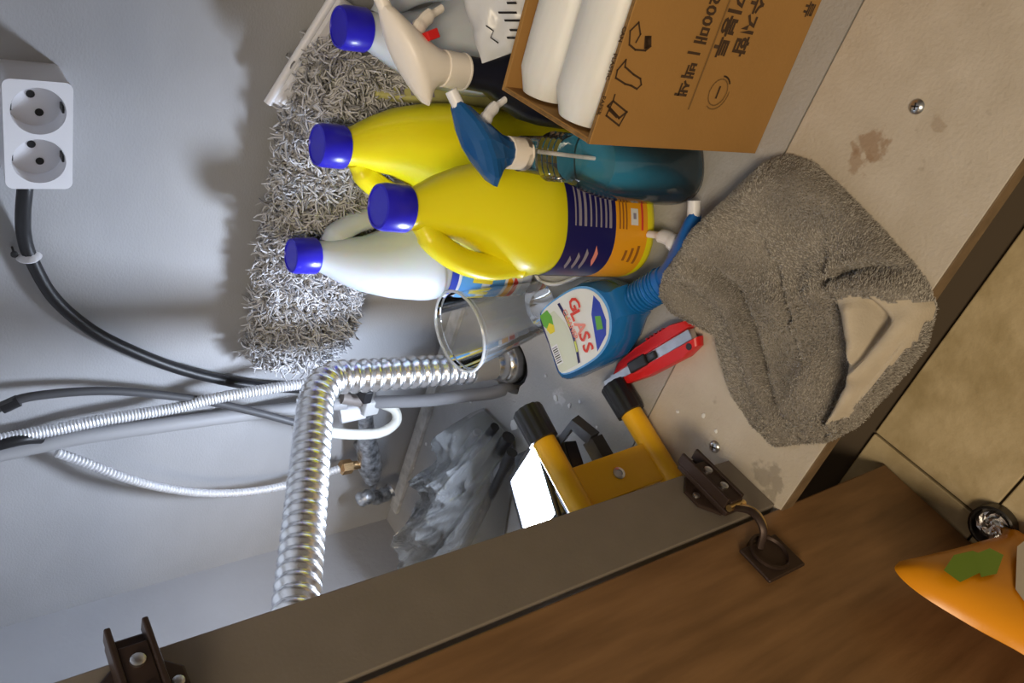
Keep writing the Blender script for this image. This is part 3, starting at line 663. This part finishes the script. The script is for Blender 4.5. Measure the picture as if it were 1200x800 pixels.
# bracket (black U) behind the crossbar and the lamp head with its glowing face
hc = Vector((-.572, .394, .094)); hn = Vector((-.10, .26, .96)).normalized(); hx = Vector((.95, -.30, .02)); hx = (hx - hn * hx.dot(hn)).normalized()
Hm = frame(O(hc), hx, hn.cross(hx))
MB().box((-.052, -.045, -.030), (.046, .045, 0), .004).xf(Hm).build('housing', blackp, la)
fr_ = MB()
for lo, hi in (((-.052, -.045, 0), (-.046, .045, .004)), ((.040, -.045, 0), (.046, .045, .004)), ((-.046, .039, 0), (.040, .045, .004)), ((-.046, -.045, 0), (.040, -.039, .004))): fr_.box(lo, hi, .0008)
fr_.xf(Hm).build('bezel', blackp, la)
led = mat('led_panel_glow', (1, 1, 1), .5, emis=(.72, .82, 1), estr=190)
MB().box((-.046, -.039, .0002), (.040, .039, .002), .0005).xf(Hm).build('light_panel', led, la)
fin = MB()
for k in range(7): fin.box((-.046 + .0145 * k, -.038, -.044), (-.043 + .0145 * k, .038, -.030), .0006)
fin.xf(Hm).build('heat_sink', blackp, la)
br = [P1 * .45 + P2 * .55 + tv * .03, P1 * .45 + P2 * .55 + tv * .03 - nd * -.0]
for s in (.018, .150):
    base = (P1 + P2) / 2 + tv * .085
bp = [O((P1 + P2) / 2 + tv * .04 + nd * .004), O((P1 + P2) / 2 + tv * .012 + nd * .018), O((P1 + P2) / 2 + tv * .012 + nd * .055), O(hc + Vector((.0, .052, -.012)))]
MB().tube(bp, .0045, 4, flat=2.0).build('bracket_arm', blackp, la)
MB().tube([O((P1 + P2) / 2 + tv * .04 + nd * .006), O((P1 + P2) / 2 + tv * .13 + nd * .006)], .005, 4, flat=2.2).build('bracket_bar', blackp, la)
MB().box((-.030, -.045, -.030), (.020, .028, -.006), .003).xf(frame(O((P1 + P2) / 2 + tv * .105 + nd * .032), ud, tv)).build('battery_case', blackp, la)
MB().tube([O(P1 + tv * .075 + nd * .012), O(P1 + tv * .115 + nd * .012)], .0075, 10).build('knob', mat('grey_knob', (.30, .31, .36), .4), la)

# ------------------------------------------------------------------ clear bag of tools
out_px = [(562, 478, .01), (535, 492, .025), (505, 540, .045), (480, 592, .06), (455, 650, .07), (440, 690, .07), (470, 760, .0), (540, 720, .0), (590, 650, .0), (598, 600, .0), (606, 550, .0), (604, 512, .0)]
ol = [F(x, y, z) for x, y, z in out_px]
ol = [Vector((max(p.x, LEFT + .012), min(p.y, WALL - .03), 0)) for p in ol]
bc = sum(ol, Vector()) / len(ol)
bg = thing('plastic_bag', 'crumpled clear plastic bag holding dark rods beside the work lamp', 'bag', (bc.x, bc.y, 0))
def polar(ol, c, nr, na, hf):
    ang = sorted([(math.atan2(p.y - c.y, p.x - c.x), (p - c).length) for p in ol]); vs = [(0, 0, hf(0, Vector((0, 0, 0))))]; fs = []
    def rad(a):
        for i in range(len(ang)):
            a0, r0 = ang[i]; a1, r1 = ang[(i + 1) % len(ang)]
            if i == len(ang) - 1: a1 += 2 * math.pi
            aa = a if a >= a0 else a + 2 * math.pi
            if a0 <= aa <= a1:
                t = (aa - a0) / (a1 - a0); p, q = Vector((r0 * math.cos(a0), r0 * math.sin(a0))), Vector((r1 * math.cos(a1), r1 * math.sin(a1)))
                d = Vector((math.cos(aa), math.sin(aa))); den = d.x * (q - p).y - d.y * (q - p).x
                return (p.x * (q - p).y - p.y * (q - p).x) / den
    for i in range(1, nr + 1):
        for j in range(na):
            a = -math.pi + 2 * math.pi * (j + .5) / na; r = rad(a) * i / nr; p = Vector((r * math.cos(a), r * math.sin(a), 0))
            vs.append((p.x, p.y, hf(i / nr, p)))
    for j in range(na): fs.append((0, 1 + j, 1 + (j + 1) % na))
    for i in range(nr - 1):
        for j in range(na): k = (j + 1) % na; fs.append((1 + i * na + j, 1 + (i + 1) * na + j, 1 + (i + 1) * na + k, 1 + i * na + k))
    return vs, fs
sdir = (F(490, 640, .03) - F(590, 510, .03)).normalized(); spr = Vector((-sdir.y, sdir.x, 0))
def bagh(r, p):
    a_, b_ = p.dot(sdir), p.dot(spr)
    rid = 1 - abs(noise.noise(Vector((a_ * 10, b_ * 34, .3)))) * 2.2; r2 = 1 - abs(noise.noise(Vector((a_ * 26 + 3, b_ * 80, 4)))) * 2.2
    e = max(0, 1 - r ** 6) ** .7
    return .004 + e * (.052 + .026 * rid + .018 * r2)
vs, fs = polar(ol, bc, 34, 130, bagh)
MB().add(vs, fs, 0, False).build('film', bagf, bg)
vs2 = [(x * .97, y * .97, max(.003, z * .66 + .006 * noise.noise(Vector((x * 40, y * 40, 8))))) for x, y, z in vs]
MB().add(vs2, fs, 0, False).build('film', bagf, bg)
for k, (xa, ya, xb, yb, rad, mt) in enumerate(((596, 512, 505, 640, .007, blackp), (580, 500, 478, 625, .005, blackp), (590, 545, 520, 640, .005, steel), (600, 530, 540, 650, .006, blackp), (560, 505, 485, 600, .004, mat('grey_rod', (.30, .31, .33), .4)))):
    p, q = F(xa, ya, .02 + .004 * k), F(xb, yb, .018 + .004 * k)
    p.x = max(p.x, LEFT + .03); q.x = max(q.x, LEFT + .03)
    lb = ('thickest black rod inside the clear plastic bag', 'slimmer black rod inside the clear bag next to the thickest one', 'thin steel rod lying inside the clear plastic bag', 'black rod inside the clear bag lying closest to the work lamp', 'thin grey rod inside the clear bag lying closest to the wall')[k]
    tag(MB().tube([p, p.lerp(q, .12), p.lerp(q, .15), q], [rad * 1.25, rad * 1.25, rad, rad], 12).build('rod', mt), lb, 'rod', 'rods in the plastic bag')

# ------------------------------------------------------------------ utility knife
ka, kb = F(722, 443, .009), F(814, 389, .009)
kd = (kb - ka).normalized(); kl = (kb - ka).length
kn = thing('utility_knife', 'red utility knife with black slider beside the grey towel', 'knife', (ka.x, ka.y, .0), (0, 0, math.atan2(kd.y, kd.x)))
side = [(0, .004), (.012, .012), (.045, .0165), (kl * .85, .018), (kl, .014), (kl + .004, .006), (kl * .9, .006), (.05, .0045)]
MB().pillow(side, .0, .015, .9, axis='z', rnd=.3).build('grip', redp, kn)
MB().pillow([(x, -y) for x, y in side], .0, .015, .9, axis='z', rnd=.3).build('grip', redp, kn)
MB().box((-.004, -.0055, .003), (kl * .97, .0055, .012), .0006).build('channel', steel, kn)
MB().box((-.022, -.0045, .006), (0.0, .0045, .0068), .0002).build('blade', steel, kn)
sl = MB().box((.030, -.006, .012), (.056, .006, .018), .0015); sl.box((.056, -.004, .012), (.068, .004, .015), .001)
sl.build('slider', blackp, kn)
for k in range(5): MB().box((.062 + .006 * k, .0165, .003), (.0645 + .006 * k, .0195, .012), .0004).build('grip_rib', redp, kn)
MB().lathe([(.0035, .0), (.0035, .0154)], 12, cx=kl * .93, cy=-.011).build('hole', blackp, kn)

# ------------------------------------------------------------------ towel
tp = [(884, 186), (912, 181), (945, 190), (985, 222), (1025, 262), (1065, 305), (1088, 335), (1097, 360), (1085, 405), (1050, 450), (1005, 500), (968, 518), (940, 520), (908, 524), (880, 500), (858, 468), (842, 430), (828, 395), (800, 380), (778, 366), (768, 345), (772, 318), (792, 285), (820, 248), (852, 212)]
zo = [.03, .02, .012, .006, .004, .003, .003, .003, .003, .003, .003, .004, .005, .006, .008, .012, .016, .022, .028, .034, .040, .042, .042, .040, .035]
ol = [F(x, y, z) for (x, y), z in zip(tp, zo)]; tcn = F(925, 350, .016); tcn.z = 0
ol = [Vector((p.x, p.y, 0)) for p in ol]
crease = []
for pts, wd, dep in (([(838, 318), (862, 345), (880, 385), (890, 430), (905, 480)], .006, .016), ([(978, 322), (1010, 312), (1050, 316), (1082, 335)], .006, .013), ([(900, 310), (915, 350), (922, 375)], .005, .008), ([(975, 352), (982, 385), (992, 425), (975, 470), (955, 512)], .006, .014), ([(1018, 352), (1035, 378), (1010, 420), (985, 450)], .006, .010), ([(905, 480), (925, 505), (935, 520)], .006, .010), ([(1075, 370), (1030, 430), (985, 490)], .004, .006)):
    crease.append(([F(x, y, .035).xy for x, y in pts], wd, dep))
ridge = []
head_at = [(780, 335), (800, 300), (815, 275)]
for pts, wd, dep in (([(815, 320), (848, 360), (868, 420), (890, 490)], .014, .012), ([(950, 345), (1000, 335), (1060, 335), (1085, 350)], .012, .012), ([(905, 360), (935, 420), (945, 490)], .016, .008), ([(1060, 385), (1015, 445), (975, 500)], .012, .012), ([(1000, 365), (1005, 400), (995, 430)], .010, .012), (head_at, .026, .020), ([(800, 360), (835, 330), (860, 260), (885, 215)], .03, .008)):
    ridge.append(([F(x, y, .035).xy for x, y in pts], wd, dep))
def dseg(p, L):
    best = 9
    for a, b in zip(L, L[1:]):
        ab = b - a; t = max(0, min(1, (p - a).dot(ab) / ab.length_squared)); best = min(best, (p - a - ab * t).length)
    return best
def sseg(p, L):
    best, sg = 9, 1
    for a, b in zip(L, L[1:]):
        ab = b - a; t = max(0, min(1, (p - a).dot(ab) / ab.length_squared)); d = (p - a - ab * t).length
        if d < best: best = d; sg = 1 if ab.x * (p - a).y - ab.y * (p - a).x > 0 else -1
    return best * sg
def towh(r, p):
    wp = (p + tcn).xy; e = max(0, 1 - r ** 13) ** .5
    h = .022 + .010 * noise.noise(Vector((wp.x * 16, wp.y * 16, 2))) + .004 * noise.noise(Vector((wp.x * 45, wp.y * 45, 5)))
    for L, wd, dep in ridge: h += 1.35 * dep * math.exp(-(dseg(wp, L) / wd) ** 2)
    for L, wd, dep in crease:
        sd = sseg(wp, L); h += .7 * dep * math.copysign(1, sd) * math.exp(-abs(sd) / .022) * (1 - math.exp(-(sd / .0025) ** 2)); h -= .9 * dep * math.exp(-(sd / (wd * .6)) ** 2)
    return max(.003, .001 + e * max(.006, h))
tw = thing('grey_towel', 'crumpled grey terry towel lying on the beige board', 'towel', (tcn.x, tcn.y, 0))
vs, fs = polar(ol, tcn, 84, 280, towh)
base = [(x, y, .0008) for x, y, z in vs[1 + 83 * 280:]]
tb = MB().add(vs, fs)
hemp = [F(x, y, .03).xy - tcn.xy for x, y in ((972, 372), (992, 348), (1030, 352), (1078, 362), (1062, 405), (1030, 440), (990, 490), (962, 500), (975, 455), (985, 425))]
def inpoly(x, y, P):
    c = False; j = len(P) - 1
    for i in range(len(P)):
        if (P[i].y > y) != (P[j].y > y) and x < (P[j].x - P[i].x) * (y - P[i].y) / (P[j].y - P[i].y) + P[i].x: c = not c
        j = i
    return c
for i, f in enumerate(tb.f):
    v = tb.v[f[0]]; x, y = v[0] + .004 * noise.noise(Vector((v[0] * 80, v[1] * 80, 0))), v[1]
    if inpoly(x, y, hemp): tb.m[i] = 1
n0 = len(vs) - 280
tb.v += base; 
for j in range(280):
    k = (j + 1) % 280; tb.f.append([n0 + j, n0 + k, len(vs) + k, len(vs) + j]); tb.m.append(0); tb.sm.append(True)
tm = tb.build('cloth', [towm, hem], tw)
# short terry pile
pv, pf, pmi = [], [], []
me = tm.data; me.calc_loop_triangles()
areas = [t.area for t in me.loop_triangles]; tot = sum(areas)
for t, ar in zip(me.loop_triangles, areas):
    onhem = t.material_index == 1
    cnt = ar / tot * (75000 if not onhem else 0); cnt = int(cnt) + (random.random() < cnt - int(cnt))
    va_, vb, vc = (me.vertices[i].co for i in t.vertices); nn = t.normal
    for _ in range(cnt):
        u, v = random.random(), random.random()
        if u + v > 1: u, v = 1 - u, 1 - v
        p = va_ + (vb - va_) * u + (vc - va_) * v
        fl_ = noise.noise(Vector((p.x * 14, p.y * 14, 0))) * 3
        d = (nn * .8 + Vector((math.cos(fl_), math.sin(fl_), 0)) * .9 + Vector((random.uniform(-.5, .5), random.uniform(-.5, .5), 0))).normalized()
        s = d.cross(Vector((random.random() - .5, random.random() - .5, random.random() - .5))).normalized() * .00042
        L = random.uniform(.0012, .0026); o_ = len(pv)
        pv += [p - s, p + s, p + d * L + s * .5, p + d * L - s * .5]; pf.append((o_, o_ + 1, o_ + 2, o_ + 3)); pmi.append(2 if onhem else random.choice((0, 0, 1)))
pe = bpy.data.meshes.new('pile'); pe.from_pydata([tuple(p) for p in pv], [], pf)
for m_ in (tow2, tow3, hem): pe.materials.append(m_)
pe.polygons.foreach_set('material_index', pmi)
po = bpy.data.objects.new('pile', pe); COL.objects.link(po); po.parent = tw; po['kind'] = 'stuff'

# ------------------------------------------------------------------ small things
def screw(x, y, r, label):
    p = F(x, y); t = thing('screw', label, 'screw', (p.x, p.y, 0))
    MB().lathe([(r * 1.0, 0), (r * 1.05, .0012), (r * .8, .0030), (r * .3, .0038), (.0003, .0038)], 18).build('head', steel, t)
    for a in (0, 90): MB().box((-r * .5, -.0005, .0034), (r * .5, .0005, .0042), 0).xf(Matrix.Rotation(R_(a + 20), 4, 'Z')).build('slot', blackp, t)
screw(1075, 125, .0055, 'round steel screw head near the brown stain on the beige board')
screw(838, 523, .0058, 'steel screw in the board beside the lower hinge')
chips = [(548, 525, .004), (603, 498, .010), (652, 466, .006), (668, 475, .004), (680, 470, .003), (795, 482, .003), (825, 487, .004), (500, 520, .004), (485, 548, .003), (640, 440, .003), (700, 500, .003), (735, 475, .002), (604, 405, .0035), (840, 505, .003), (552, 470, .004)]
for x, y, r in chips:
    p = F(x, y); n = 7; a0 = random.random() * 6
    poly = [(r * random.uniform(.5, 1) * math.cos(a0 + 2 * math.pi * k / n), r * random.uniform(.4, .8) * math.sin(a0 + 2 * math.pi * k / n)) for k in range(n)]
    o = MB().pillow(poly, .0002, .0016, .85, axis='z').build('paint_chip', chipm); o.location = (p.x, p.y, 0); tag(o, 'small white flake of debris lying on the cabinet board', 'debris', 'flakes on the cabinet board')
lp = smooth_path([F(628, 322, .004), F(634, 330, .004), F(650, 333, .004), F(668, 328, .004), F(690, 318, .004)], 6)
tag(MB().tube(lp, .0022, 8).build('white_cord', whitep), 'short white cord curled on the board beneath the labelled yellow bottle', 'cord')
# small round metal object by the door, and the pouch leaning on the door
p = F(1163, 618, KF)
jr = thing('metal_cap', 'small round dark-rimmed metal cap on the tiles beside the door', 'cap', (p.x + .006, p.y, KF))
MB().lathe([(.018, 0), (.0205, .002), (.0205, .014), (.0185, .015), (.0175, .013), (.0170, .005)], 26, cap1=True).build('rim', mat('dark_metal', (.06, .055, .05), .35, .8), jr)
vs = []; n = 12
b = MB(); rs = []
for i in range(6):
    rs.append([(.0165 * (1 - i / 6) * math.cos(2 * math.pi * j / 16), .0165 * (1 - i / 6) * math.sin(2 * math.pi * j / 16), .006 + .008 * (i / 6) ** .5 + random.uniform(-.002, .002)) for j in range(16)])
b.rings(rs, smooth=False, cap0=False).build('foil', chrome, jr)
po_ = thing('refill_pouch', 'orange refill pouch with green leaf print standing against the door', 'pouch', (-.40, 0, KF))
prof = [(.108, .178), (.103, .193), (.080, .194), (.04, .177), (0, .155), (-.06, .135), (-.11, .13), (-.115, .05), (-.115, .002), (.07, .002), (.083, .03), (.094, .10)]
c0 = (0, .09)
prof = [tuple(p.xy) for p in smooth_path([(y, z, 0) for y, z in prof + prof[:1]], 4)[:-1]]
b = MB(); rs = []
for sc2, t in ((1.0, 0), (.97, .004), (.9, .010), (.75, .016), (.5, .020), (.2, .022)):
    rs.append([(t, c0[0] + (y - c0[0]) * sc2, c0[1] + (z - c0[1]) * sc2) for y, z in prof])
b.rings(rs, 0, False, True); b2 = [[(-x * .4, y, z) for x, y, z in r] for r in rs]; b.rings(b2, 0, False, True)
b.build('pouch', orangef, po_)
def pouch_pt(x, y, off=.0225): q = onp(x, y, (-.40 + off, 0, 0), (1, 0, 0)); return Vector((off, q.y, q.z - KF))
def pouch_shape(px, m, off, nm): MB().add([pouch_pt(x, y, off) for x, y in px], [list(range(len(px)))], 0, False).build(nm, m, po_)
pouch_shape([(1192, 640), (1215, 622), (1260, 640), (1260, 730), (1215, 725), (1190, 690)], mat('grey_white_print', (.62, .58, .52), .4), .0228, 'print_shape')
pouch_shape([(1106, 668), (1118, 650), (1140, 645), (1158, 652), (1150, 670), (1125, 682)], mat('leaf_green_print', (.16, .30, .02), .4), .0226, 'leaf_print')
pouch_shape([(1140, 650), (1160, 642), (1176, 650), (1168, 672), (1150, 676)], mat('leaf_green_print', (.16, .30, .02), .4), .0227, 'leaf_print')
